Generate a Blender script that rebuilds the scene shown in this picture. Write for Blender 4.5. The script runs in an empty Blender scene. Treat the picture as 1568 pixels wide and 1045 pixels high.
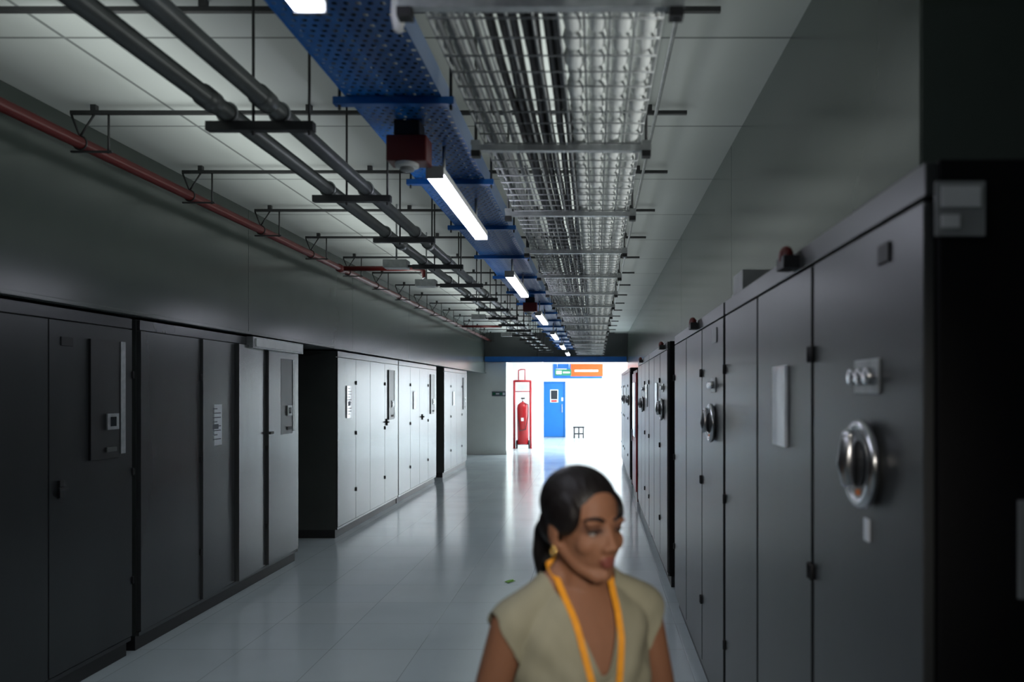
import bpy, bmesh, math, random
from mathutils import Vector, Matrix, Euler
from mathutils.bvhtree import BVHTree
random.seed(7)
scene = bpy.context.scene
COL = scene.collection

# ------------------------------------------------------------------ materials
def mat(name, color, rough=0.5, metal=0.0, var=0.06, nscale=6.0, bump=0.0, bscale=60.0, emis=None, estr=0.0,
        stretch=(1,1,1), coat=0.0, spec=0.5, sss=0.0):
    m = bpy.data.materials.new(name); m.use_nodes = True
    nt = m.node_tree; b = nt.nodes['Principled BSDF']
    tc = nt.nodes.new('ShaderNodeTexCoord'); mp = nt.nodes.new('ShaderNodeMapping')
    mp.inputs['Scale'].default_value = stretch
    nt.links.new(tc.outputs['Object'], mp.inputs['Vector'])
    n = nt.nodes.new('ShaderNodeTexNoise'); n.inputs['Scale'].default_value = nscale; n.inputs['Detail'].default_value = 4
    nt.links.new(mp.outputs['Vector'], n.inputs['Vector'])
    r = nt.nodes.new('ShaderNodeValToRGB')
    c = Vector(color)
    r.color_ramp.elements[0].position = .3; r.color_ramp.elements[1].position = .7
    r.color_ramp.elements[0].color = (*(c*(1-var)), 1); r.color_ramp.elements[1].color = (*[min(1, v*(1+var)) for v in c], 1)
    nt.links.new(n.outputs['Fac'], r.inputs['Fac']); nt.links.new(r.outputs['Color'], b.inputs['Base Color'])
    b.inputs['Roughness'].default_value = rough; b.inputs['Metallic'].default_value = metal
    b.inputs['Coat Weight'].default_value = coat; b.inputs['Specular IOR Level'].default_value = spec
    if bump:
        n2 = nt.nodes.new('ShaderNodeTexNoise'); n2.inputs['Scale'].default_value = bscale
        nt.links.new(mp.outputs['Vector'], n2.inputs['Vector'])
        bp = nt.nodes.new('ShaderNodeBump'); bp.inputs['Strength'].default_value = bump; bp.inputs['Distance'].default_value = .01
        nt.links.new(n2.outputs['Fac'], bp.inputs['Height']); nt.links.new(bp.outputs['Normal'], b.inputs['Normal'])
    if emis:
        b.inputs['Emission Color'].default_value = (*emis, 1); b.inputs['Emission Strength'].default_value = estr
    return m

def brick_mat(name, c1, c2, mortar, bw, rh, ms, rough, bump=.0, spec=.5, off=0.0):
    m = bpy.data.materials.new(name); m.use_nodes = True
    nt = m.node_tree; b = nt.nodes['Principled BSDF']
    tc = nt.nodes.new('ShaderNodeTexCoord'); br = nt.nodes.new('ShaderNodeTexBrick')
    br.offset = off; br.inputs['Scale'].default_value = 1; br.inputs['Brick Width'].default_value = bw
    br.inputs['Row Height'].default_value = rh; br.inputs['Mortar Size'].default_value = ms
    br.inputs['Mortar Smooth'].default_value = .2
    br.inputs['Color1'].default_value = (*c1, 1); br.inputs['Color2'].default_value = (*c2, 1); br.inputs['Mortar'].default_value = (*mortar, 1)
    nt.links.new(tc.outputs['Object'], br.inputs['Vector'])
    n = nt.nodes.new('ShaderNodeTexNoise'); n.inputs['Scale'].default_value = 1.3; n.inputs['Detail'].default_value = 5
    nt.links.new(tc.outputs['Object'], n.inputs['Vector'])
    mx = nt.nodes.new('ShaderNodeMix'); mx.data_type = 'RGBA'; mx.blend_type = 'MULTIPLY'; mx.inputs[0].default_value = .2
    nt.links.new(br.outputs['Color'], mx.inputs[6]); nt.links.new(n.outputs['Fac'], mx.inputs[7])
    nt.links.new(mx.outputs[2], b.inputs['Base Color'])
    mr = nt.nodes.new('ShaderNodeMapRange'); mr.inputs['To Min'].default_value = rough*.7; mr.inputs['To Max'].default_value = rough*1.4
    nt.links.new(n.outputs['Fac'], mr.inputs['Value']); nt.links.new(mr.outputs[0], b.inputs['Roughness'])
    b.inputs['Specular IOR Level'].default_value = spec
    if bump:
        bp = nt.nodes.new('ShaderNodeBump'); bp.inputs['Strength'].default_value = bump; bp.inputs['Distance'].default_value = .003; bp.invert = True
        nt.links.new(br.outputs['Fac'], bp.inputs['Height']); nt.links.new(bp.outputs['Normal'], b.inputs['Normal'])
    return m

M = {}
M['floor'] = brick_mat('vinyl_floor_tiles', (.74,.83,.86), (.69,.79,.83), (.42,.47,.50), .6, .6, .0025, .15, .3, .7)
M['ceil'] = brick_mat('ceiling_panels', (.68,.72,.69), (.63,.67,.64), (.26,.28,.27), 2.4, 1.2, .010, .55, .4)
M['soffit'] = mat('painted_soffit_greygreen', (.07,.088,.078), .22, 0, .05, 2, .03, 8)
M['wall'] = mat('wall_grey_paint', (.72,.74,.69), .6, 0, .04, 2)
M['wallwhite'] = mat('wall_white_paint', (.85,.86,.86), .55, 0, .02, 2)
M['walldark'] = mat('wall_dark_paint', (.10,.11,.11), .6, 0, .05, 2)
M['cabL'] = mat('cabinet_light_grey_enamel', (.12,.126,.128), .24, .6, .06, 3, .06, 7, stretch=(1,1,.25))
M['cabLshade'] = mat('cabinet_grey_enamel_shaded', (.065,.068,.07), .28, .5, .06, 3, .05, 7, stretch=(1,1,.25))  # darker version of cabL; dimness of the near end put into its colour
M['cabR'] = mat('cabinet_grey_enamel', (.078,.082,.083), .33, .5, .06, 3, .04, 7, stretch=(1,1,.25))
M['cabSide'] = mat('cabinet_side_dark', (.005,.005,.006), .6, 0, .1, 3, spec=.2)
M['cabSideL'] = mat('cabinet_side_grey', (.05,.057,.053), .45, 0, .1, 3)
M['black'] = mat('black_rubber', (.012,.012,.013), .5)
M['plinth'] = mat('plinth_black', (.012,.012,.013), .45)
M['steel'] = mat('brushed_steel', (.62,.63,.65), .25, 1, .05, 20)
M['galv'] = mat('galvanised_steel', (.42,.44,.44), .40, .6, .15, 25)
M['darksteel'] = mat('dark_steel_strut', (.06,.062,.063), .5, .5, .15, 15)
M['pipegrey'] = mat('grey_painted_pipe', (.10,.11,.108), .4, .3, .1, 8)
M['redpipe'] = mat('red_painted_pipe', (.11,.010,.009), .4, 0, .1, 8)
M['red'] = mat('red_enamel', (.42,.008,.012), .35, 0, .06, 8)
M['blue'] = mat('blue_enamel_steel', (.006,.12,.42), .4, .1, .08, 6)
M['bluedoor'] = mat('blue_door_paint', (.005,.15,.50), .45, 0, .04, 4)
M['white'] = mat('white_plastic', (.75,.76,.76), .4)
M['paper'] = mat('paper_label_laminated', (.84,.88,.92), .4, 0, .03, 30, coat=.6)
M['ink'] = mat('printed_ink', (.10,.11,.13), .6)
M['dimgrey'] = mat('dim_grey_label', (.09,.095,.09), .6)
M['orange'] = mat('orange_paint', (.75,.10,.005), .5)
M['amber'] = mat('amber_indicator', (.6,.12,.02), .3, emis=(1,.3,.03), estr=.05)
M['green'] = mat('green_sign', (.01,.16,.08), .5)
M['led'] = mat('led_diffuser', (.9,.9,.95), .4, emis=(.84,.86,1.0), estr=12.0)
M['window'] = mat('daylit_frosted_glazing', (.9,.95,1), .4, emis=(.90,.96,1.0), estr=5.5)
M['panel'] = mat('ceiling_light_panel', (.9,.95,1), .4, emis=(.92,.97,1.0), estr=7.0)
M['cwhite'] = mat('cable_white_jacket', (.92,.94,.92), .45, 0, .04, 12)
M['cgrey'] = mat('cable_grey_jacket', (.30,.31,.31), .45, 0, .1, 12)
M['cblack'] = mat('cable_black_jacket', (.012,.012,.014), .45)
M['glass'] = mat('dark_glass', (.02,.025,.03), .15)
M['slot'] = mat('dark_instrument_panel', (.012,.013,.014), .35)
M['leaf'] = mat('leaf_green', (.22,.50,.06), .6)

def perforated():
    m = bpy.data.materials.new('blue_perforated_steel'); m.use_nodes = True
    nt = m.node_tree; b = nt.nodes['Principled BSDF']; out = nt.nodes['Material Output']
    b.inputs['Base Color'].default_value = (.006,.13,.45,1); b.inputs['Roughness'].default_value = .4
    tc = nt.nodes.new('ShaderNodeTexCoord'); br = nt.nodes.new('ShaderNodeTexBrick')
    br.offset = .5; br.inputs['Scale'].default_value = 1; br.inputs['Brick Width'].default_value = .036; br.inputs['Row Height'].default_value = .036
    br.inputs['Mortar Size'].default_value = .0105; br.inputs['Mortar Smooth'].default_value = 0
    nt.links.new(tc.outputs['Object'], br.inputs['Vector'])
    tr = nt.nodes.new('ShaderNodeBsdfTransparent'); mx = nt.nodes.new('ShaderNodeMixShader')
    nt.links.new(br.outputs['Fac'], mx.inputs[0]); nt.links.new(tr.outputs[0], mx.inputs[1]); nt.links.new(b.outputs[0], mx.inputs[2])
    nt.links.new(mx.outputs[0], out.inputs['Surface'])
    return m
M['perf'] = perforated()

# ------------------------------------------------------------------ mesh builder
class MB:
    def __init__(s): s.v = []; s.f = []; s.m = []; s.mats = []; s.sm = []
    def mi(s, k):
        if k not in s.mats: s.mats.append(k)
        return s.mats.index(k)
    def add(s, vs, fs, k, smooth=False):
        o = len(s.v); s.v += [tuple(v) for v in vs]; i = s.mi(k)
        for f in fs: s.f.append([a+o for a in f]); s.m.append(i); s.sm.append(smooth)
    def box(s, x0, x1, y0, y1, z0, z1, k):
        if x0 > x1: x0, x1 = x1, x0
        vs = [(x0,y0,z0),(x1,y0,z0),(x1,y1,z0),(x0,y1,z0),(x0,y0,z1),(x1,y0,z1),(x1,y1,z1),(x0,y1,z1)]
        s.add(vs, [(0,3,2,1),(4,5,6,7),(0,1,5,4),(1,2,6,5),(2,3,7,6),(3,0,4,7)], k)
    def tube(s, pts, r, k, n=10, caps=True, radii=None):
        pts = [Vector(p) for p in pts]; vs = []; fs = []
        up0 = None
        for i, p in enumerate(pts):
            if i == 0: t = pts[1]-p
            elif i == len(pts)-1: t = p-pts[i-1]
            else: t = (pts[i+1]-p).normalized()+(p-pts[i-1]).normalized()
            t.normalize()
            if up0 is None: up0 = Vector((0,0,1)) if abs(t.z) < .9 else Vector((1,0,0))
            a = t.cross(up0)
            if a.length < 1e-4: a = t.cross(Vector((0,1,0)))
            a.normalize(); b = a.cross(t).normalized(); up0 = b
            rr = radii[i] if radii else r
            for j in range(n):
                th = 2*math.pi*j/n; vs.append(p+a*math.cos(th)*rr+b*math.sin(th)*rr)
        for i in range(len(pts)-1):
            for j in range(n):
                fs.append((i*n+j, i*n+(j+1)%n, (i+1)*n+(j+1)%n, (i+1)*n+j))
        if caps: fs.append(tuple(range(n-1,-1,-1))); fs.append(tuple((len(pts)-1)*n+j for j in range(n)))
        s.add(vs, fs, k, True)
    def ell(s, c, r, k, n=16, mtx=None):
        vs = []; fs = []; rings = n//2
        R = Matrix.Identity(3) if mtx is None else mtx
        vs.append(Vector(c)+R@Vector((0,0,r[2])))
        for i in range(1, rings):
            ph = math.pi*i/rings
            for j in range(n):
                th = 2*math.pi*j/n
                vs.append(Vector(c)+R@Vector((r[0]*math.sin(ph)*math.cos(th), r[1]*math.sin(ph)*math.sin(th), r[2]*math.cos(ph))))
        vs.append(Vector(c)+R@Vector((0,0,-r[2]))); L = len(vs)-1
        for j in range(n): fs.append((0, 1+j, 1+(j+1)%n))
        for i in range(rings-2):
            for j in range(n):
                a = 1+i*n; fs.append((a+j, a+n+j, a+n+(j+1)%n, a+(j+1)%n))
        a = 1+(rings-2)*n
        for j in range(n): fs.append((a+j, L, a+(j+1)%n))
        s.add(vs, fs, k, True)
    def torus(s, c, axis, R, r, k, n=32, m=10, sy=1.0):
        q = Vector((0,0,1)).rotation_difference(Vector(axis)).to_matrix(); vs = []; fs = []
        for i in range(n):
            a = 2*math.pi*i/n
            for j in range(m):
                b = 2*math.pi*j/m
                vs.append(Vector(c)+q@Vector(((R+r*math.cos(b))*math.cos(a), (R+r*math.cos(b))*math.sin(a), r*math.sin(b)*sy)))
        for i in range(n):
            for j in range(m):
                fs.append((i*m+j, ((i+1)%n)*m+j, ((i+1)%n)*m+(j+1)%m, i*m+(j+1)%m))
        s.add(vs, fs, k, True)
    def loft(s, rings, k, n=32, e=2.3):
        vs = []; fs = []
        for (z, hw, hd, yc) in rings:
            for j in range(n):
                th = 2*math.pi*j/n; c, q = math.cos(th), math.sin(th)
                vs.append((hw*math.copysign(abs(c)**(2/e), c), yc+hd*math.copysign(abs(q)**(2/e), q), z))
        for i in range(len(rings)-1):
            for j in range(n): fs.append((i*n+j, i*n+(j+1)%n, (i+1)*n+(j+1)%n, (i+1)*n+j))
        fs.append(tuple(range(n-1,-1,-1))); fs.append(tuple((len(rings)-1)*n+j for j in range(n)))
        s.add(vs, fs, k, True)
    def mesh(s, name):
        me = bpy.data.meshes.new(name); me.from_pydata(s.v, [], s.f)
        for k in s.mats: me.materials.append(M[k])
        me.polygons.foreach_set('material_index', s.m); me.polygons.foreach_set('use_smooth', s.sm)
        me.update(); return me
    def obj(s, name, bevel=0, parent=None):
        o = bpy.data.objects.new(name, s.mesh(name)); COL.objects.link(o)
        if bevel:
            b = o.modifiers.new('bevel', 'BEVEL'); b.width = bevel; b.segments = 2; b.limit_method = 'ANGLE'; b.angle_limit = math.radians(50)
        if parent: o.parent = parent
        return o
def empty(name):
    o = bpy.data.objects.new(name, None); COL.objects.link(o); return o

def slab(name, x0, x1, y0, y1, z0, z1, k):
    m = MB(); m.box(x0, x1, y0, y1, z0, z1, k); return m.obj(name)

# ------------------------------------------------------------------ room shell
Y0, Y1, Y2 = -5.0, 22.0, 30.5
LX, RX = -3.07, 0.64
slab('floor', -4.2, 3.35, Y0-.1, Y2+.2, -.1, 0, 'floor')
slab('ceiling', -4.2, 1.7, Y0-.1, Y1, 3.35, 3.45, 'ceil')
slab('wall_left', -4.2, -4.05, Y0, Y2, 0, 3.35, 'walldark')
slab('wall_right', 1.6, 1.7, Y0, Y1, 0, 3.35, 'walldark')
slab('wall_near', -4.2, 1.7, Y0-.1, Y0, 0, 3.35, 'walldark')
# soffits: separate sheet-metal panels with narrow joints
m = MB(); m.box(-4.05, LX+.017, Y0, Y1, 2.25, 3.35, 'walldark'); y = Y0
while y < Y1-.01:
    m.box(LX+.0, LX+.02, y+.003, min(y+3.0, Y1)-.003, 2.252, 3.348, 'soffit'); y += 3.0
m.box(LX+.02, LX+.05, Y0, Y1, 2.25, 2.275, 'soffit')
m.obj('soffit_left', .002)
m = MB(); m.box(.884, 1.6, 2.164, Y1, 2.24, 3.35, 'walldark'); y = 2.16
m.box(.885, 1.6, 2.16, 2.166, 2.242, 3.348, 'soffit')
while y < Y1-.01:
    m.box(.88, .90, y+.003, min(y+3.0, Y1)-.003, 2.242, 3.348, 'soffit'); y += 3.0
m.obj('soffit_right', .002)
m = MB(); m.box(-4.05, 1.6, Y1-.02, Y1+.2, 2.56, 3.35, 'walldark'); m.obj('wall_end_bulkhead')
m = MB(); m.box(-4.05, -2.47, Y1, 23.7, 0, 2.56, 'wall'); m.obj('wall_end_left', .004)
m = MB(); m.box(.9, 3.2, Y1, Y1+.2, 0, 2.56, 'wallwhite'); m.obj('wall_end_right', .004)
m = MB(); m.box(-2.6, -1.73, 26.0, 26.5, 0, 2.95, 'wallwhite'); m.obj('wall_pillar', .004)
slab('ceiling_lobby', -4.2, 3.35, Y1+.2, Y2+.2, 2.95, 3.05, 'wallwhite')
slab('wall_far_left', -4.05, -2.02, Y2, Y2+.2, 0, 2.95, 'wallwhite')
slab('wall_far_right', -1.15, 3.2, Y2, Y2+.2, 0, 2.95, 'wallwhite')
slab('wall_far_lintel', -2.02, -1.15, Y2, Y2+.2, 2.13, 2.95, 'wallwhite')
m = MB()
m.box(3.2, 3.35, Y1, Y2+.2, 0, .35, 'wallwhite'); m.box(3.2, 3.35, Y1, Y2+.2, 2.75, 2.95, 'wallwhite')
for yy in (Y1, 24.8, 27.6, 30.3): m.box(3.2, 3.35, yy, yy+.2, .35, 2.75, 'wallwhite')
m.obj('wall_lobby_right')
for i, yy in enumerate((Y1+.2, 25.0, 27.8)):
    w = 2.6 if i < 2 else 2.5
    m = MB(); m.box(3.25, 3.27, yy, yy+w, .35, 2.75, 'window')
    for q in (0, .5, 1): m.box(3.21, 3.26, yy+q*(w-.05), yy+q*(w-.05)+.05, .35, 2.75, 'white')
    m.box(3.21, 3.26, yy, yy+w, 1.4, 1.45, 'white'); m.obj('window_%d' % (i+1))
for i in range(3):
    for xx in (-1.5, .6, 2.2):
        m = MB(); yy = 23.2+i*2.5
        m.box(xx-.32, xx+.32, yy-.62, yy+.62, 2.925, 2.95, 'white'); m.box(xx-.29, xx+.29, yy-.59, yy+.59, 2.915, 2.926, 'panel'); m.obj('ceiling_light_panel')
m = MB(); m.box(-3.08, -2.455, Y1-.015, Y1, 0, .1, 'wall'); m.obj('baseboard_end')

m = MB()
m.box(-2.015, -1.97, Y2-.03, Y2+.1, 0, 2.125, 'bluedoor'); m.box(-1.20, -1.155, Y2-.03, Y2+.1, 0, 2.125, 'bluedoor'); m.box(-2.015, -1.155, Y2-.03, Y2+.1, 2.08, 2.125, 'bluedoor')
m.box(-1.965, -1.205, Y2, Y2+.045, .01, 2.075, 'bluedoor')
m.box(-1.74, -1.43, Y2-.012, Y2, 1.33, 1.82, 'white'); m.box(-1.71, -1.46, Y2-.018, Y2-.01, 1.45, 1.79, 'glass'); m.box(-1.70, -1.48, Y2-.018, Y2-.01, 1.35, 1.42, 'red')
m.box(-1.30, -1.27, Y2-.06, Y2-.04, .95, 1.25, 'steel'); m.box(-1.295, -1.275, Y2-.05, Y2, .96, .98, 'steel'); m.box(-1.295, -1.275, Y2-.05, Y2, 1.22, 1.24, 'steel')
m.box(-1.31, -1.24, Y2-.012, Y2, 1.38, 1.52, 'white')
m.obj('door_1', .003)

m = MB(); m.box(-1.62, .25, Y2-.06, Y2, 2.25, 2.33, 'blue'); m.box(-.95, .28, Y2-.05, Y2, 2.33, 2.80, 'orange'); m.box(-1.62, -.95, Y2-.05, Y2, 2.33, 2.80, 'blue')
m.box(-1.5, -1.1, Y2-.058, Y2-.05, 2.5, 2.62, 'white'); m.box(-.8, .1, Y2-.058, Y2-.05, 2.5, 2.58, 'white'); m.obj('wall_banner_sign')
m = MB(); m.box(-1.38, -.82, 27.0, 27.04, 2.29, 2.50, 'green'); m.box(-1.33, -1.15, 26.992, 27.0, 2.34, 2.45, 'white'); m.box(-1.10, -.87, 26.992, 27.0, 2.37, 2.42, 'white')
m.tube([(-1.3,27.02,2.5),(-1.3,27.02,2.95)], .006, 'steel', 6); m.tube([(-.9,27.02,2.5),(-.9,27.02,2.95)], .006, 'steel', 6); m.obj('exit_sign')
m = MB(); m.box(-2.86, -2.48, Y1-.02, Y1, 1.62, 1.75, 'ink')
m.box(-2.84, -2.77, Y1-.024, Y1-.02, 1.65, 1.72, 'green'); m.box(-2.75, -2.66, Y1-.024, Y1-.02, 1.67, 1.70, 'white'); m.box(-2.64, -2.58, Y1-.024, Y1-.02, 1.65, 1.72, 'green'); m.box(-2.56, -2.50, Y1-.024, Y1-.02, 1.65, 1.72, 'paper'); m.obj('exit_sign')

fp = empty('fire_extinguisher_station')
m = MB()
for xx in (-2.50, -2.0): m.tube([(xx,24.5,0),(xx,24.5,2.09)], .036, 'red', 8); m.box(xx-.05, xx+.05, 24.4, 24.6, 0, .012, 'red')
m.tube([(-2.5,24.5,2.07),(-2.0,24.5,2.07)], .036, 'red', 8); m.tube([(-2.5,24.5,1.75),(-2.0,24.5,1.75)], .015, 'red', 8)
m.box(-2.40, -2.10, 24.53, 24.55, 1.80, 1.98, 'white')
m.tube([(-2.38,24.6,2.05),(-2.38,24.6,2.4),(-2.3,24.6,2.43),(-2.18,24.6,2.43),(-2.18,24.6,2.05)], .02, 'red', 8)
m.obj('frame', parent=fp)
m = MB()
m.tube([(-2.22,24.35,.14),(-2.22,24.35,1.25),(-2.22,24.35,1.34),(-2.22,24.35,1.40),(-2.22,24.35,1.43)], .17, 'red', 20, radii=[.165,.18,.16,.09,.04])
m.tube([(-2.22,24.35,1.43),(-2.22,24.35,1.52)], .03, 'steel', 10); m.box(-2.28,-2.16,24.32,24.38,1.52,1.56,'black')
m.tube([(-2.2,24.30,1.4),(-2.05,24.2,1.35),(-2.05,24.18,1.0),(-2.12,24.17,.6),(-2.3,24.17,.55),(-2.36,24.18,.9)], .014, 'black', 8)
for xx in (-2.41, -2.03): m.tube([(xx-.02,24.4,.13),(xx+.02,24.4,.13)], .13, 'black', 18)
m.tube([(-2.41,24.4,.13),(-2.03,24.4,.13)], .015, 'steel', 8)
for xx in (-2.34,-2.10): m.tube([(xx,24.50,.2),(xx,24.52,1.25)], .013, 'red', 8)
m.tube([(-2.34,24.52,1.25),(-2.10,24.52,1.25)], .013, 'red', 8); m.box(-2.26,-2.18,24.158,24.165,.85,.95,'paper'); m.obj('wheeled_extinguisher', parent=fp)

m = MB()
m.box(-.84, -.42, 29.75, 30.1, .38, .43, 'black')
for xx in (-.80,-.63,-.46):
    for yy in (29.77,30.08): m.tube([(xx,yy,0),(xx,yy,.41)], .024, 'black', 8)
m.box(-.80,-.46,29.77,29.79,.14,.18,'black'); m.box(-.80,-.46,30.06,30.08,.14,.18,'black'); m.obj('small_stool')

m = MB()
m.tube([(-.80,7.26,.004),(-.77,7.31,.012),(-.74,7.33,.006)], .003, 'leaf', 6)
m.add([(-.84,7.30,.004),(-.80,7.26,.010),(-.75,7.30,.006),(-.76,7.36,.014),(-.80,7.37,.006)], [(0,1,2,3,4)], 'leaf'); m.obj('fallen_leaf')

# ------------------------------------------------------------------ cabinets
def cabinet(side, y0, y1, doors, feats, facem, name='electrical_cabinet', cover=None, wedge=None):
    xf = LX if side == 'L' else RX; s = 1 if side == 'L' else -1
    gap = .005 if side == 'L' else .014
    ztop = 2.235 if side == 'L' else 2.2
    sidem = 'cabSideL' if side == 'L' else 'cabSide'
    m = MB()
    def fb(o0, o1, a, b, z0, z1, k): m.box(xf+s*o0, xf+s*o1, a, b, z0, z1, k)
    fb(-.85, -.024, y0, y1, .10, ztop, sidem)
    fb(-.80, -.035, y0+.01, y1-.01, 0, .10, 'plinth')
    if side == 'L': fb(-.0245, -.022, y0+.004, y1-.004, .11, ztop-.002, 'black')
    fb(-.024, .0, y0+.006, y1-.006, ztop-.07, ztop-.004, facem)
    fb(-.024, -.006, y0+.006, y1-.006, .10, .125, facem)
    ed = [y0]+doors+[y1]
    for i in range(len(ed)-1):
        a, b = ed[i]+gap, ed[i+1]-gap
        w = wedge[i] if wedge else 0
        xa, xb, xk = xf+s*w, xf, xf-s*.022
        z0, z1 = .132, ztop-.078
        vs = [(xk,a,z0),(xa,a,z0),(xb,b,z0),(xk,b,z0),(xk,a,z1),(xa,a,z1),(xb,b,z1),(xk,b,z1)]
        fcs = [(0,3,2,1),(4,5,6,7),(0,1,5,4),(1,2,6,5),(2,3,7,6),(3,0,4,7)]
        if s < 0: fcs = [f[::-1] for f in fcs]
        m.add(vs, fcs, facem)
        hy = a if i % 2 else b
        for z in (.50, 1.22, 1.86):
            m.tube([(xf+s*.006, hy, z-.024), (xf+s*.006, hy, z+.024)], .008, 'black', 8)
    for f in feats:
        k = f[0]; yy, z = f[1], f[2]
        if k == 'wheel':
            m.tube([(xf, yy, z), (xf+s*.022, yy, z)], .088, 'galv', 32)
            m.torus((xf+s*.018, yy, z), (1,0,0), .092, .014, 'steel', 36, 10)
            m.tube([(xf+s*.02, yy, z), (xf+s*.030, yy, z)], .055, 'darksteel', 24)
            m.tube([(xf+s*.045, yy, z-.05), (xf+s*.05, yy, z), (xf+s*.045, yy, z+.065)], .02, 'steel', 12, radii=[.017,.024,.018])
            m.ell((xf+s*.045, yy, z+.065), (.018,.018,.018), 'steel', 12)
            m.box(xf+s*.02, xf+s*.028, yy-.008, yy+.010, z-.074, z-.06, 'amber')
        elif k == 'buttons':
            fb(0, .006, yy-.085, yy+.085, z-.04, z+.04, 'galv')
            for q in (-.055, 0, .055): m.tube([(xf+s*.004, yy+q, z), (xf+s*.028, yy+q, z)], .02, 'steel', 14)
        elif k == 'label':
            w, h = f[3], f[4]
            fb(0, .012, yy-w/2, yy+w/2, z-h/2, z+h/2, 'paper')
            if len(f) > 5:
                for q in range(int(h/.035)-1):
                    zz = z+h/2-.035*(q+1); fb(.012, .0128, yy-w*.4, yy+w*(.4 if q % 3 else .1), zz-.004, zz+.004, 'ink')
                fb(.012,.013,yy-w*.3,yy+w*.2,z-h*.1,z+h*.02,'ink')
        elif k == 'plate':
            w, h = f[3], f[4]; fb(0, .006, yy-w/2, yy+w/2, z-h/2, z+h/2, f[5]); 
        elif k == 'slot':
            fb(-.0, .016, yy-.17, yy+.13, z-.38, z+.36, 'slot'); fb(0, .020, yy+.13, yy+.18, z-.36, z+.36, 'galv')
            fb(.016, .026, yy-.02, yy+.10, z-.2, z-.1, 'galv'); fb(.026, .028, yy+.01, yy+.07, z-.18, z-.12, 'glass'); fb(.016,.024, yy-.02, yy+.08, z-.34, z-.31, 'dimgrey')
        elif k == 'handle':
            fb(0, .016, yy-.018, yy+.018, z-.05, z+.05, 'black'); fb(.016, .038, yy-.012, yy+.012, z-.01, z+.014, 'black'); fb(.026, .040, yy-.055, yy+.014, z-.01, z+.012, 'black')
        elif k == 'beacon':
            m.box(xf+s*-.05, xf+s*.05, yy-.05, yy+.05, ztop-.06, ztop-.02, 'black'); m.ell((xf+s*.03, yy, ztop-.018), (.025,.03,.034), 'redpipe', 16)
        elif k == 'topbox':
            m.box(xf-s*.02, xf-s*.16, yy-.12, yy+.12, ztop, ztop+.10, 'cgrey'); m.tube([(xf-s*.09,yy+.1,ztop+.05),(xf-s*.09,yy+.5,ztop+.05)], .014, 'galv', 8)
    if cover:
        fb(0, .06, cover[0], cover[1], ztop-.10, ztop, 'galv'); fb(.06,.07,cover[0]+.05,cover[1]-.05,ztop-.085,ztop-.015,'white')
    return m.obj(name, .003)

cabinet('L', -1.6, 1.35, [-.86,-.1,.6], [('handle',.66,1.2)], 'cabLshade')
cabinet('L', 1.38, 5.28, [2.15,2.95,3.75,4.47], [('slot',4.99,1.71),('handle',4.56,1.19),('plate',4.62,2.04,.10,.05,'black'),('handle',2.9,1.2)], 'cabLshade')
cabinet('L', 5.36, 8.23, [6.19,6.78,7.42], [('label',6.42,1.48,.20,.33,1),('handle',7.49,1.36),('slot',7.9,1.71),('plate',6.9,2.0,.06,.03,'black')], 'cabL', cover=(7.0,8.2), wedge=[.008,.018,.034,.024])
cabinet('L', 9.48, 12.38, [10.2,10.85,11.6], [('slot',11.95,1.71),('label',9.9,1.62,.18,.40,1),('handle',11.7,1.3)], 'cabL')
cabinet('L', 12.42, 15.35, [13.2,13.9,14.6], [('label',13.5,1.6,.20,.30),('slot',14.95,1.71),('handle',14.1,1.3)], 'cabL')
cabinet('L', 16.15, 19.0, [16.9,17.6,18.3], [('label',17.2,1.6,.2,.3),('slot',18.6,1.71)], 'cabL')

cabinet('R', 1.54, 3.94, [2.35,3.15], [('wheel',1.87,1.58),('buttons',1.87,1.785),('plate',1.87,1.425,.035,.055,'paper'),('plate',1.76,2.055,.07,.045,'black'),
        ('label',2.74,1.70,.19,.275),('beacon',2.55,0),('topbox',3.7,0)], 'cabR')
cabinet('R', 3.98, 6.45, [4.79,5.62], [('wheel',4.31,1.58),('buttons',4.31,1.785),('plate',4.27,2.05,.16,.08,'cgrey'),('beacon',5.0,0)], 'cabR')
cabinet('R', 7.1, 9.5, [7.9,8.7], [('wheel',7.55,1.58),('buttons',7.55,1.785),('label',8.3,1.7,.2,.28),('beacon',7.4,0)], 'cabR')
cabinet('R', 9.53, 12.0, [10.3,11.15], [('wheel',10.6,1.58),('buttons',10.6,1.785),('beacon',10.8,0),('label',9.9,1.7,.2,.28)], 'cabR')
cabinet('R', 14.9, 17.4, [15.7,16.5], [('wheel',15.3,1.58),('label',16.9,1.7,.2,.28)], 'cabR')
cabinet('R', 17.43, 19.9, [18.2,19.0], [('wheel',17.8,1.58),('label',18.6,1.7,.2,.28)], 'cabR')
m = MB(); m.box(.655, .75, 1.532, 1.539, 2.05, 2.155, 'cgrey'); m.box(.665, .74, 1.529, 1.533, 2.105, 2.145, 'white'); m.box(.665, .70, 1.529, 1.533, 2.065, 2.09, 'white')
m.box(.815, .95, 1.532, 1.539, 1.35, 1.54, 'cgrey'); m.obj('warning_notice')
m = MB()
m.box(.66, 1.5, 12.6, 13.9, .0, 2.1, 'redpipe'); m.box(.64, .66, 12.66, 13.84, .15, 2.05, 'red'); m.box(.632, .642, 12.85, 13.65, 1.0, 1.9, 'glass'); m.box(.62, .64, 13.7, 13.74, .9, 1.1, 'steel'); m.obj('fire_hose_cabinet', .004)

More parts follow.
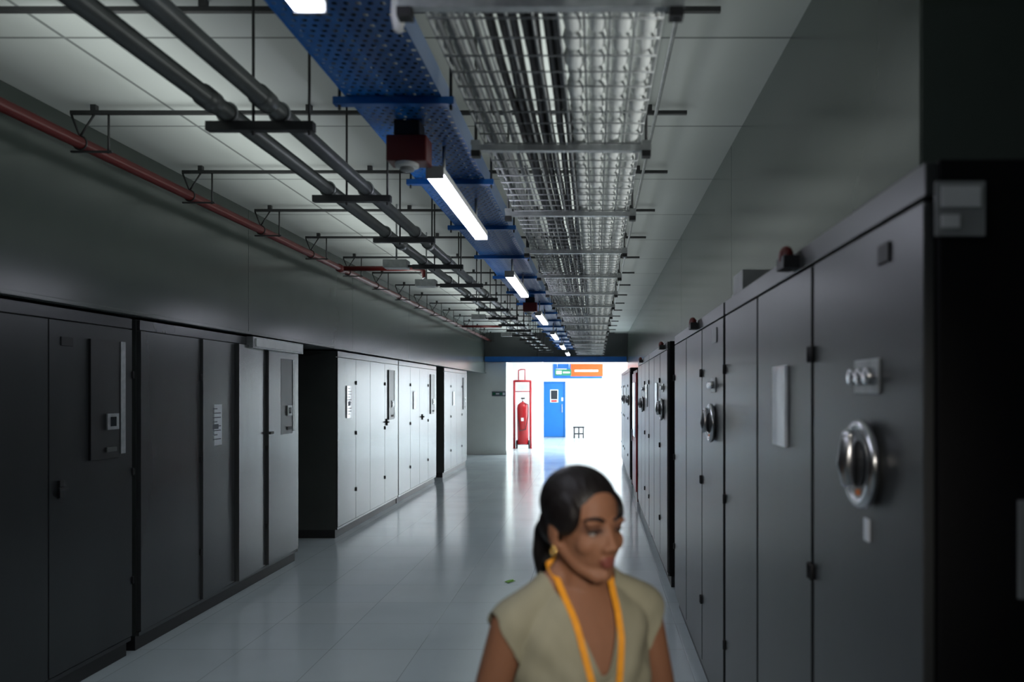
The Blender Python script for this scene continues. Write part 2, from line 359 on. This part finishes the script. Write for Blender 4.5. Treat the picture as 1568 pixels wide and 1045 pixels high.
# ------------------------------------------------------------------ overhead services
DS = [2.03+1.2*i for i in range(-4, 17)]
G1 = empty('wire_cable_basket')
m = MB()
bx0, bx1, bz = -.45, .18, 2.76
ys, ye = -3.5, 21.6
nx = 9
for i in range(nx+1):
    x = bx0+(bx1-bx0)*i/nx; m.tube([(x,ys,bz),(x,ye,bz)], .0045, 'galv', 6)
for x in (bx0, bx1):
    for z in (.05, .10): m.tube([(x,ys,bz+z),(x,ye,bz+z)], .0045, 'galv', 6)
y = ys; TW = []
while y < ye:
    TW.append(y); m.tube([(bx0,y,bz+.10),(bx0,y,bz-.006),(bx1,y,bz-.006),(bx1,y,bz+.10)], .005, 'galv', 5); y += .12
m.obj('mesh_tray', parent=G1)
def cable_run(name, lanes, y0, y1, parent, seg=.3):
    m = MB()
    for (x, z, r, k) in lanes:
        pts = []; y = y0; ph = random.random()*6
        while y <= y1+.01:
            pts.append((x+.006*math.sin(y*1.3+ph)+random.uniform(-.003,.003), y, z+random.uniform(-.002,.003))); y += seg
        m.tube(pts, r, k, 8)
    return m.obj(name, parent=parent)
lanes = []
x = -.43
while x < -.31: lanes.append((x, bz+.02, .011, 'cgrey')); x += .030
x = -.29
while x < -.11: lanes.append((x, bz+.022, .014, 'cblack')); x += .030
cable_run('cables', lanes, ys, ye, G1)
m = MB()
dx = (bx1-bx0)/nx
for i in range(5, 9):
    xc = bx0+dx*(i+.5); pts = []; rad = []
    for t, y in enumerate(TW[:-1]):
        r0 = random.uniform(.025,.033); zz = random.uniform(-.004,.005)
        for q, rr in ((.0,.014),(.2,r0),(.5,r0*1.06),(.8,r0)):
            pts.append((xc+random.uniform(-.003,.003), y+.12*q, bz+.027+zz)); rad.append(rr)
    m.tube(pts, 0, 'cwhite', 12, radii=rad)
m.obj('white_cable_bundles', parent=G1)
m = MB()
for i, y in enumerate(DS):
    if y < ys: continue
    m.box(-.50, .225, y-.016, y+.016, bz-.036, bz-.012, 'galv')
    for x in (-.485, .205):
        m.tube([(x,y,bz-.06),(x,y,3.35)], .006, 'darksteel', 8); m.box(x-.018,x+.018,y-.02,y+.02,bz-.06,bz-.036,'black'); m.box(x-.018,x+.018,y-.02,y+.02,bz-.012,bz+.005,'galv')
m.obj('trapeze_hangers', parent=G1)
G2 = empty('blue_cable_tray')
tx0, tx1, tz = -.97, -.60, 2.90
m = MB()
m.add([(tx0,ys,tz),(tx1,ys,tz),(tx1,ye,tz),(tx0,ye,tz)], [(0,1,2,3)], 'perf')
for x in (tx0, tx1): m.box(x-.002, x+.002, ys, ye, tz-.003, tz+.09, 'blue')
m.box(tx0, tx0+.02, ys, ye, tz+.088, tz+.092, 'blue'); m.box(tx1-.02, tx1, ys, ye, tz+.088, tz+.092, 'blue')
m.obj('tray', parent=G2)
lanes = [(-.93+.034*i, tz+.022, .016, 'cblack' if i % 3 else 'cgrey') for i in range(9)]
cable_run('cables', lanes, ys, ye, G2)
m = MB()
for i, y in enumerate([3.11+1.2*i for i in range(-5, 16)]):
    m.box(-1.02, -.55, y-.02, y+.02, tz-.032, tz-.004, 'blue')
    for x in (-1.0, -.565): m.tube([(x,y,tz-.05),(x,y,3.35)], .006, 'darksteel', 8)
m.obj('brackets', parent=G2)
for e in (1.98, 4.95, 8.0, 11.3, 14.6, 17.9, 21.0):
    s0 = e-1.42
    m = MB(); m.box(-.75, -.672, s0, e, 2.715, 2.745, 'white')
    m.box(-.745, -.677, s0+.01, e-.01, 2.695, 2.716, 'led')
    m.box(-.75, -.672, s0-.012, s0, 2.693, 2.746, 'cgrey'); m.box(-.75, -.672, e, e+.012, 2.693, 2.746, 'cgrey')
    for q in (.2, 1.2): m.tube([(-.71,s0+q,2.745),(-.71,s0+q,2.897)], .008, 'galv', 8)
    m.obj('led_batten_light')
for (yy) in (3.4, 9.7):
    m = MB(); m.box(-.88, -.71, yy-.06, yy+.06, 2.72, 2.83, 'redpipe'); m.box(-.85,-.74,yy-.05,yy+.05,2.83,2.895,'black')
    m.tube([(-.80,yy-.02,2.70),(-.80,yy-.02,2.72)], .05, 'white', 20); m.tube([(-.80,yy-.02,2.685),(-.80,yy-.02,2.70)], .03, 'cgrey', 20); m.obj('alarm_sounder', .006, parent=G2)
m = MB()
for y in [3.25+1.2*i for i in range(-5, 16)]:
    m.box(-2.93, .51, y-.012, y+.012, 3.298, 3.318, 'darksteel')
    for x in (-2.8,-1.6,-.5,.3): m.box(x-.015, x+.015, y-.015, y+.015, 3.318, 3.35, 'darksteel')
    m.box(.16, .24, y-.03, y+.03, 3.25, 3.30, 'black')
m.obj('ceiling_struts')
G3 = empty('grey_pipework')
m = MB()
for (x, r) in ((-1.48,.036),(-1.27,.036)):
    m.tube([(x,ys,2.87),(x,21.9,2.87)], r, 'pipegrey', 20)
    y = -3
    while y < 21: m.tube([(x,y,2.87),(x,y+.09,2.87)], r+.007, 'pipegrey', 20); y += 3.0
m.tube([(-1.375,ys,3.0),(-1.375,ye,3.0)], .012, 'galv', 10)
m.tube([(-1.12,ys,3.2),(-1.12,ye,3.2)], .012, 'galv', 10)
m.tube([(.33,ys,3.27),(.33,ye,3.27)], .010, 'galv', 10)
m.obj('pipes', parent=G3)
m = MB()
for y in [3.2+1.2*i for i in range(-5, 16)]:
    m.box(-1.56, -1.13, y-.02, y+.02, 2.796, 2.832, 'darksteel')
    for x in (-1.375, -1.15): m.tube([(x,y,2.78),(x,y,3.35)], .006, 'darksteel', 8)
    for x in (-1.48,-1.27): m.torus((x,y,2.87), (0,1,0), .041, .005, 'galv', 20, 6)
m.obj('brackets', parent=G3)
# junction boxes fixed to the pipe brackets
m = MB()
for y in (6.8, 8.0, 11.6, 15.2):
    m.box(-1.80, -1.60, y-.07, y+.07, 2.80, 2.87, 'galv'); m.box(-1.60,-1.55,y-.01,y+.01,2.81,2.83,'darksteel'); m.tube([(-1.7,y,2.87),(-1.7,y,3.35)], .008, 'galv', 8)
m.obj('junction_boxes', .004, parent=G3)
G4 = empty('red_sprinkler_pipe')
m = MB(); m.tube([(-2.88,ys,3.14),(-2.88,21.9,3.14)], .034, 'redpipe', 20)
m.tube([(-2.88,9.0,3.14),(-2.0,9.0,3.14),(-1.95,9.0,3.12),(-1.93,9.0,3.04)], .028, 'redpipe', 14); m.ell((-1.93,9,3.03),(.03,.03,.02),'steel',12)
m.tube([(-2.88,8.93,3.14),(-2.88,9.07,3.14)], .044, 'redpipe', 20)
m.tube([(-2.88,17.0,3.14),(-2.0,17.0,3.14)], .026, 'redpipe', 14)
m.obj('pipe', parent=G4)
m = MB()
for y in [3.25+1.2*i for i in range(-5, 16)]:
    m.torus((-2.88,y,3.14), (0,1,0), .038, .005, 'darksteel', 20, 6)
    m.tube([(-2.88,y,3.175),(-2.93,y,3.30)], .006, 'darksteel', 6); m.tube([(-2.88,y,3.175),(-2.80,y,3.30)], .006, 'darksteel', 6)
    m.tube([(-2.72,y,3.08),(-2.72,y,3.3)], .006, 'darksteel', 6); m.box(-2.93,-2.70,y-.008,y+.008,3.085,3.095,'darksteel')
m.obj('hangers', parent=G4)
m = MB(); m.tube([(-.52,2.1,2.82),(-.52,2.1,3.35)], .006, 'white', 8); m.tube([(-.52,2.1,2.70),(-.52,2.1,2.74),(-.52,2.1,2.82)], .02, 'white', 14, radii=[.012,.02,.018]); m.obj('ceiling_sensor')
m = MB(); m.box(-3.02, .85, 21.7, 21.95, 2.59, 2.60, 'blue'); m.box(-3.02, .85, 21.69, 21.70, 2.57, 2.70, 'blue'); m.box(-3.02,.85,21.95,21.96,2.57,2.70,'blue')
m.tube([(-1.6,21.82,2.6),(-1.6,21.82,3.35)], .008,'darksteel',8); m.tube([(.1,21.82,2.6),(.1,21.82,3.35)], .008,'darksteel',8); m.obj('blue_cross_tray')

# ------------------------------------------------------------------ woman
def skin_material():
    m = bpy.data.materials.new('skin'); m.use_nodes = True; nt = m.node_tree; b = nt.nodes['Principled BSDF']
    a = nt.nodes.new('ShaderNodeAttribute'); a.attribute_name = 'tint'
    n = nt.nodes.new('ShaderNodeTexNoise'); n.inputs['Scale'].default_value = 25
    mx = nt.nodes.new('ShaderNodeMix'); mx.data_type = 'RGBA'; mx.blend_type = 'MULTIPLY'; mx.inputs[0].default_value = .15
    nt.links.new(a.outputs['Color'], mx.inputs[6]); nt.links.new(n.outputs['Fac'], mx.inputs[7]); nt.links.new(mx.outputs[2], b.inputs['Base Color'])
    b.inputs['Roughness'].default_value = .6; b.inputs['Specular IOR Level'].default_value = .3; b.inputs['Subsurface Weight'].default_value = .15
    b.inputs['Subsurface Radius'].default_value = (.02,.008,.004); b.inputs['Subsurface Scale'].default_value = .4
    return m
M['skin'] = skin_material()
M['hair'] = mat('black_hair', (.006,.0045,.0045), .48, 0, .3, 40, .5, 90, stretch=(1,.15,.3), spec=.3)
M['cloth'] = mat('beige_cotton', (.23,.22,.155), .85, 0, .06, 30, .25, 18, stretch=(1,1,.35))
M['trouser'] = mat('dark_trousers', (.03,.03,.04), .8, 0, .1, 30)
M['shoe'] = mat('black_shoe', (.02,.018,.018), .4)
M['lanyard'] = mat('orange_lanyard_ribbon', (.70,.28,.012), .6, 0, .08, 60)
M['eye'] = mat('eye_white', (.32,.29,.27), .25); M['iris'] = mat('iris_dark_brown', (.02,.01,.006), .15); M['gold'] = mat('gold_earring', (.9,.6,.2), .25, 1)

HC = Vector((0,-.02,1.478))
HM = Matrix.Translation(HC) @ Matrix.Rotation(math.radians(9),4,'Z') @ Matrix.Rotation(math.radians(2),4,'X')
HR = HM.to_3x3()
b = MB()
def H(p): return HM @ Vector(p)
def he(c, r, k='skin', n=24, mb=None): (mb or b).ell(H(c), r, k, n, HR)
def chain(pts, rad, k='skin', mb=None, n=16):
    mb = mb or b
    for i in range(len(pts)-1):
        mb.tube([pts[i], pts[i+1]], 0, k, n, radii=[rad[i], rad[i+1]])
    for p, r in zip(pts, rad): mb.ell(p, (r,r,r), k, n)
he((0,.015,.03),(.072,.092,.084)); he((0,-.02,-.026),(.060,.071,.084)); he((0,-.064,-.098),(.020,.021,.017))
for s in (-1,1):
    he((s*.034,-.053,-.030),(.026,.027,.026)); he((s*.030,-.073,.017),(.024,.012,.008))
    he((s*.0125,-.092,-.038),(.0085,.011,.0085)); he((s*.076,.012,-.012),(.006,.019,.031)); he((s*.073,.006,-.034),(.008,.010,.012))
    he((s*.031,-.0695,.005),(.0155,.0135,.0085))
    chain([H((s*.051,.0,-.048)), H((s*.038,-.033,-.078)), H((s*.013,-.062,-.100))], [.018,.017,.015])
chain([H((0,-.078,.010)), H((0,-.090,-.014)), H((0,-.100,-.033))], [.008,.009,.011])
he((-.007,-.085,-.062),(.012,.009,.0055)); he((.007,-.085,-.062),(.012,.009,.0055)); he((0,-.084,-.074),(.016,.010,.0075))
chain([Vector((0,.022,1.30)), Vector((0,.01,1.37)), H((0,.02,-.05))], [.054,.049,.049])
b.loft([(.74,.135,.09,.01),(.80,.168,.110,.01),(.88,.165,.110,.01),(.95,.140,.098,.0),(1.02,.126,.090,.0),(1.10,.136,.096,.0),(1.18,.148,.104,.0),(1.24,.152,.092,.005),(1.285,.142,.072,.010),(1.325,.085,.055,.015),(1.345,.05,.045,.018)], 'skin', 40)
for s in (-1,1):
    b.ell((s*.064,-.054,1.160),(.064,.048,.062),'skin',20)
    chain([Vector((s*.03,.018,1.375)), Vector((s*.085,.018,1.325)), Vector((s*.150,.010,1.280))], [.030,.029,.042])
    sw = .07*s
    sh = Vector((s*.160,.008,1.270)); el = Vector((s*.218,.03-sw*.5,1.02)); wr = Vector((s*.256,-.03-sw,.80))
    chain([sh, sh.lerp(el,.45), el, el.lerp(wr,.3), wr], [.046,.041,.034,.033,.023])
    dn = (wr-el).normalized(); fr = Vector((0,-1,0)); fr = (fr-dn*fr.dot(dn)).normalized(); inn = Vector((-s,0,0))
    for q, rr in ((-.022,.012),(-.007,.013),(.008,.013),(.022,.0125)):
        chain([wr+dn*.012+fr*q*.6, wr+dn*.085+fr*q], [rr, .0115])
    for q, L in ((-.031,.056),(-.0105,.070),(.0105,.076),(.031,.069)):
        p0 = wr+dn*.082+fr*q*.8; p1 = p0+dn*L*.45+inn*.004+fr*q*.18; p2 = p1+dn*L*.3+inn*.012; p3 = p2+dn*L*.22+inn*.014
        chain([p0,p1,p2,p3], [.0095,.0085,.0078,.0068], n=12)
    t0 = wr+dn*.022+fr*.022; t1 = t0+dn*.032+fr*.026+inn*.012; t2 = t1+dn*.03+fr*.010+inn*.010; t3 = t2+dn*.022+fr*.002+inn*.008
    chain([t0,t1,t2,t3], [.013,.0115,.010,.008], n=12)
    st = s*.13
    hip = Vector((s*.085,.01,.80)); kn = Vector((s*.088,-.03+st*.45,.44)); an = Vector((s*.088,.04+st,.09))
    chain([hip, hip.lerp(kn,.5), kn, kn.lerp(an,.35), an], [.088,.074,.054,.055,.036])
    chain([an, an+Vector((0,-.05,-.035)), an+Vector((0,-.13,-.06))], [.034,.034,.024])
me0 = b.mesh('tmp'); o0 = bpy.data.objects.new('tmp', me0); COL.objects.link(o0)
rm = o0.modifiers.new('r','REMESH'); rm.mode = 'VOXEL'; rm.voxel_size = .004
smo = o0.modifiers.new('s','SMOOTH'); smo.factor = .5; smo.iterations = 6
dg = bpy.context.evaluated_depsgraph_get(); body = bpy.data.meshes.new_from_object(o0.evaluated_get(dg))
bpy.data.objects.remove(o0)
body.materials.clear(); body.materials.append(M['skin'])
for p in body.polygons: p.use_smooth = True
ca = body.color_attributes.new('tint','FLOAT_COLOR','POINT')
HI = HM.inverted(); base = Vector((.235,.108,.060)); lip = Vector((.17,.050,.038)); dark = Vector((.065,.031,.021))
cols = []
for v in body.vertices:
    q = HI @ v.co; c = base.copy()
    if v.co.z > 1.33:
        if q.y < -.078 and abs(q.x) < .026:
            w = max(0, 1-((q.x/.025)**2+((q.z+.067)/.0155)**2)); c = c.lerp(lip, min(1, w*1.8))
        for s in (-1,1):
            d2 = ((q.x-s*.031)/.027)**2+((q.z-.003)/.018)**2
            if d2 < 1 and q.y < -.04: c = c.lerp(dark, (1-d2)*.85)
    cols += [c.x, c.y, c.z, 1]
ca.data.foreach_set('color', cols)
woman = empty('woman')
def child(name, me):
    o = bpy.data.objects.new(name, me); COL.objects.link(o); o.parent = woman; return o
ob = child('body', body)

def garment(name, cond, off, key, iters=6, thick=.003):
    bm = bmesh.new(); bm.from_mesh(body)
    keep = {v for v in bm.verts if cond(v.co)}
    bmesh.ops.delete(bm, geom=[f for f in bm.faces if not all(v in keep for v in f.verts)], context='FACES')
    bmesh.ops.delete(bm, geom=[v for v in bm.verts if not v.link_faces], context='VERTS')
    for _ in range(iters): bmesh.ops.smooth_vert(bm, verts=bm.verts, factor=.5, use_axis_x=True, use_axis_y=True, use_axis_z=True)
    bm.normal_update()
    nn = [(v, v.normal.copy()) for v in bm.verts]
    for v, n in nn: v.co += n*off(v.co)
    me = bpy.data.meshes.new(name); bm.to_mesh(me); bm.free(); me.materials.clear(); me.materials.append(M[key])
    o = child(name, me); so = o.modifiers.new('t','SOLIDIFY'); so.thickness = thick; so.offset = 1
    for p in me.polygons: p.use_smooth = True
    return o
def top_cond(p):
    x = abs(p.x)
    if p.z < .80 or p.z > 1.372: return False
    lim = .152 if p.z < 1.16 else .152+min(.046, (p.z-1.16)*.42)
    if p.z < .98: lim = .19
    if x > lim: return False
    if p.y < .03 and x < max(0, (p.z-1.175)*.38): return False
    if p.y >= .03 and p.z > 1.355: return False
    if x < .052 and p.z > 1.335 : return False
    return True
def top_off(p):
    w = .008 + max(0, 1.16-p.z)*.05
    fade = min(1, max(0,(1.33-p.z)*6))
    fold = math.sin((p.x*.9+p.z*.6)*80) if p.x < 0 else math.sin((-p.x*.9+p.z*.6)*80)
    return w + .0060*fold*fade + .004*math.sin(p.z*40-p.x*30+p.y*25)*fade
blouse = garment('sleeveless_blouse', top_cond, top_off, 'cloth', 22)
def tr_cond(p): return .085 < p.z < .93 and abs(p.x) < (.2 if p.z > .55 else .19)
garment('trousers', tr_cond, lambda p: .008+.012*max(0, .75-p.z), 'trouser', 8)

h = MB()
he((0,.028,.045),(.082,.096,.082),'hair',40,h); he((0,.06,-.005),(.073,.062,.062),'hair',32,h)
for s in (-1,1):
    he((s*.060,.003,.028),(.025,.058,.050),'hair',24,h)
chain([H((0,.112,.0)), H((-.005,.137,-.04)), H((-.01,.138,-.09)), H((-.012,.122,-.15)), H((-.01,.115,-.20))], [.030,.034,.032,.024,.008], 'hair', h)
he((0,.118,-.01),(.034,.024,.022),'hair',20,h)
mh = h.mesh('hair'); oh = bpy.data.objects.new('tmp', mh); COL.objects.link(oh)
rm = oh.modifiers.new('r','REMESH'); rm.mode = 'VOXEL'; rm.voxel_size = .004; smo = oh.modifiers.new('s','SMOOTH'); smo.iterations = 6
dg = bpy.context.evaluated_depsgraph_get(); mh2 = bpy.data.meshes.new_from_object(oh.evaluated_get(dg)); bpy.data.objects.remove(oh)
mh2.materials.clear(); mh2.materials.append(M['hair'])
for p in mh2.polygons: p.use_smooth = True
child('hair', mh2)
f = MB()
for s in (-1,1):
    he((s*.031,-.0685,-.001),(.0125,.0125,.0125),'eye',16,f); he((s*.031+.001,-.0750,-.003),(.0062,.0065,.0062),'iris',12,f)
    f.tube([H((s*.016,-.0815,-.001)),H((s*.024,-.0845,.001)),H((s*.032,-.0845,.001)),H((s*.040,-.0805,.000)),H((s*.046,-.074,-.002))], .0026, 'hair', 6)
    f.tube([H((s*.012,-.0855,.020)),H((s*.022,-.0845,.025)),H((s*.034,-.082,.028)),H((s*.046,-.073,.026)),H((s*.053,-.064,.021))], .003, 'hair', 8, radii=[.003,.0045,.0042,.003,.0015])
    f.torus(H((s*.078,.006,-.052)), HR@Vector((1,0,0)), .009, .003, 'gold', 20, 8); f.ell(H((s*.079,.004,-.042)), (.004,.004,.004), 'gold', 10)
f.obj('face_details', parent=woman)
f = MB()
for s in (-1,1):
    an = Vector((s*.088,.04+s*.13,.09))
    f.ell(an+Vector((0,.0,-.045)), (.042,.055,.044), 'shoe', 20); f.ell(an+Vector((0,-.075,-.056)), (.045,.09,.033), 'shoe', 20); f.ell(an+Vector((0,-.14,-.064)), (.04,.05,.025), 'shoe', 20)
    f.box(an.x-.035, an.x+.035, an.y-.17, an.y+.045, 0, .012, 'shoe')
f.obj('shoes', parent=woman)
bm = bmesh.new(); bm.from_mesh(blouse.data); bb = bmesh.new(); bb.from_mesh(body)
T1 = BVHTree.FromBMesh(bm); T2 = BVHTree.FromBMesh(bb)
def front(x, z):
    ys_ = []
    for T in (T1, T2):
        r = T.ray_cast(Vector((x,-.6,z)), Vector((0,1,0)))
        if r[0] is not None: ys_.append(r[0].y)
    return min(ys_) if ys_ else -.1
L = MB()
for s in (-1,1):
    P = []
    N = 24
    for i in range(N+1):
        t = i/N; z = 1.362-.40*t; x = s*(.060*(1-t)+.004)
        P.append(Vector((x, front(x,z)-.006, z)))
    for _ in range(3):
        for i in range(1,N): P[i].y = min(P[i].y, (P[i-1].y+P[i+1].y)/2)
    P = [Vector((s*.058,.045,1.385)), Vector((s*.066,.015,1.378))]+P
    w = .0075; vs = []; fs = []
    for i, p in enumerate(P):
        for dx_, dy_ in ((-w,0),(w,0),(w,-.002),(-w,-.002)): vs.append(p+Vector((dx_,dy_,0)))
    for i in range(len(P)-1):
        a = i*4
        for j in range(4): fs.append((a+j, a+(j+1)%4, a+4+(j+1)%4, a+4+j))
    L.add(vs, fs, 'lanyard', False)
L.tube([(-.058,.045,1.385),(-.03,.072,1.385),(0,.08,1.385),(.03,.072,1.385),(.058,.045,1.385)], .007, 'lanyard', 8)
yb = front(0,.90)-.02
L.box(-.028,.028,yb-.004,yb,.85,.955,'white'); L.box(-.022,.022,yb-.0048,yb-.004,.90,.945,'blue')
L.tube([(0,front(0,.96)-.01,.965),(0,yb,.955)], .004, 'steel', 8)
L.obj('lanyard_with_badge', parent=woman)
woman.location = (-.032, 1.74, 0); woman.rotation_euler = (0,0,math.radians(28)); woman.scale = (.99,.99,.99)

# ------------------------------------------------------------------ added fill lights
def area(name, loc, rot, sx, sy, power, col=(1,1,1), spread=180):
    l = bpy.data.lights.new(name, 'AREA'); l.shape = 'RECTANGLE'; l.size = sx; l.size_y = sy; l.energy = power; l.color = col
    l.spread = math.radians(spread)
    o = bpy.data.objects.new(name, l); COL.objects.link(o); o.location = loc; o.rotation_euler = rot; return o
area('added_ceiling_fill', (-.25, 9.0, 3.02), (math.pi,0,0), .15, 25, 20, (.95,1,.97))  # this and the next two: upward fills added to brighten the ceiling, no fixtures
area('added_ceiling_fill', (-2.2, 9.0, 2.9), (math.pi,0,0), .12, 25, 27, (.95,1,.97))
area('added_ceiling_fill', (.5, 9.0, 2.95), (math.pi,0,0), .10, 25, 4, (.95,1,.97))
d = Vector((-.75,0,.44))
o = area('added_basket_fill', (.76, 11.3, 2.33), (0,0,0), .05, 19.2, 11, (.97,1,.98), 70)  # strip light added to brighten the basket underside, no fixture modelled
zc = (-d).normalized(); yc = Vector((0,1,0)); xc = yc.cross(zc)
o.rotation_euler = Matrix((xc, yc, zc)).transposed().to_euler()
d = Vector((-.05,1.75,1.4))-Vector((.5,-.6,2.1))
area('added_face_fill', (.5,-.6,2.1), d.to_track_quat('-Z','Y').to_euler(), .35, .35, 1.2, (1,.93,.84), 38)  # soft fill added to light the woman from the front, no fixture modelled

w = bpy.data.worlds.new('world'); scene.world = w; w.use_nodes = True
w.node_tree.nodes['Background'].inputs[0].default_value = (.6,.7,.8,1); w.node_tree.nodes['Background'].inputs[1].default_value = .02
cam = bpy.data.cameras.new('camera'); co = bpy.data.objects.new('camera', cam); COL.objects.link(co)
co.location = (0,0,1.75); co.rotation_euler = (math.radians(90),0,0)
cam.lens = 28; cam.sensor_width = 36; cam.shift_x = -.0816; cam.shift_y = .0493
cam.dof.use_dof = True; cam.dof.focus_distance = 8.0; cam.dof.aperture_fstop = 2.1
cam.clip_start = .05
scene.camera = co
scene.view_settings.view_transform = 'Standard'
scene.view_settings.look = 'None'
scene.view_settings.exposure = 0.8
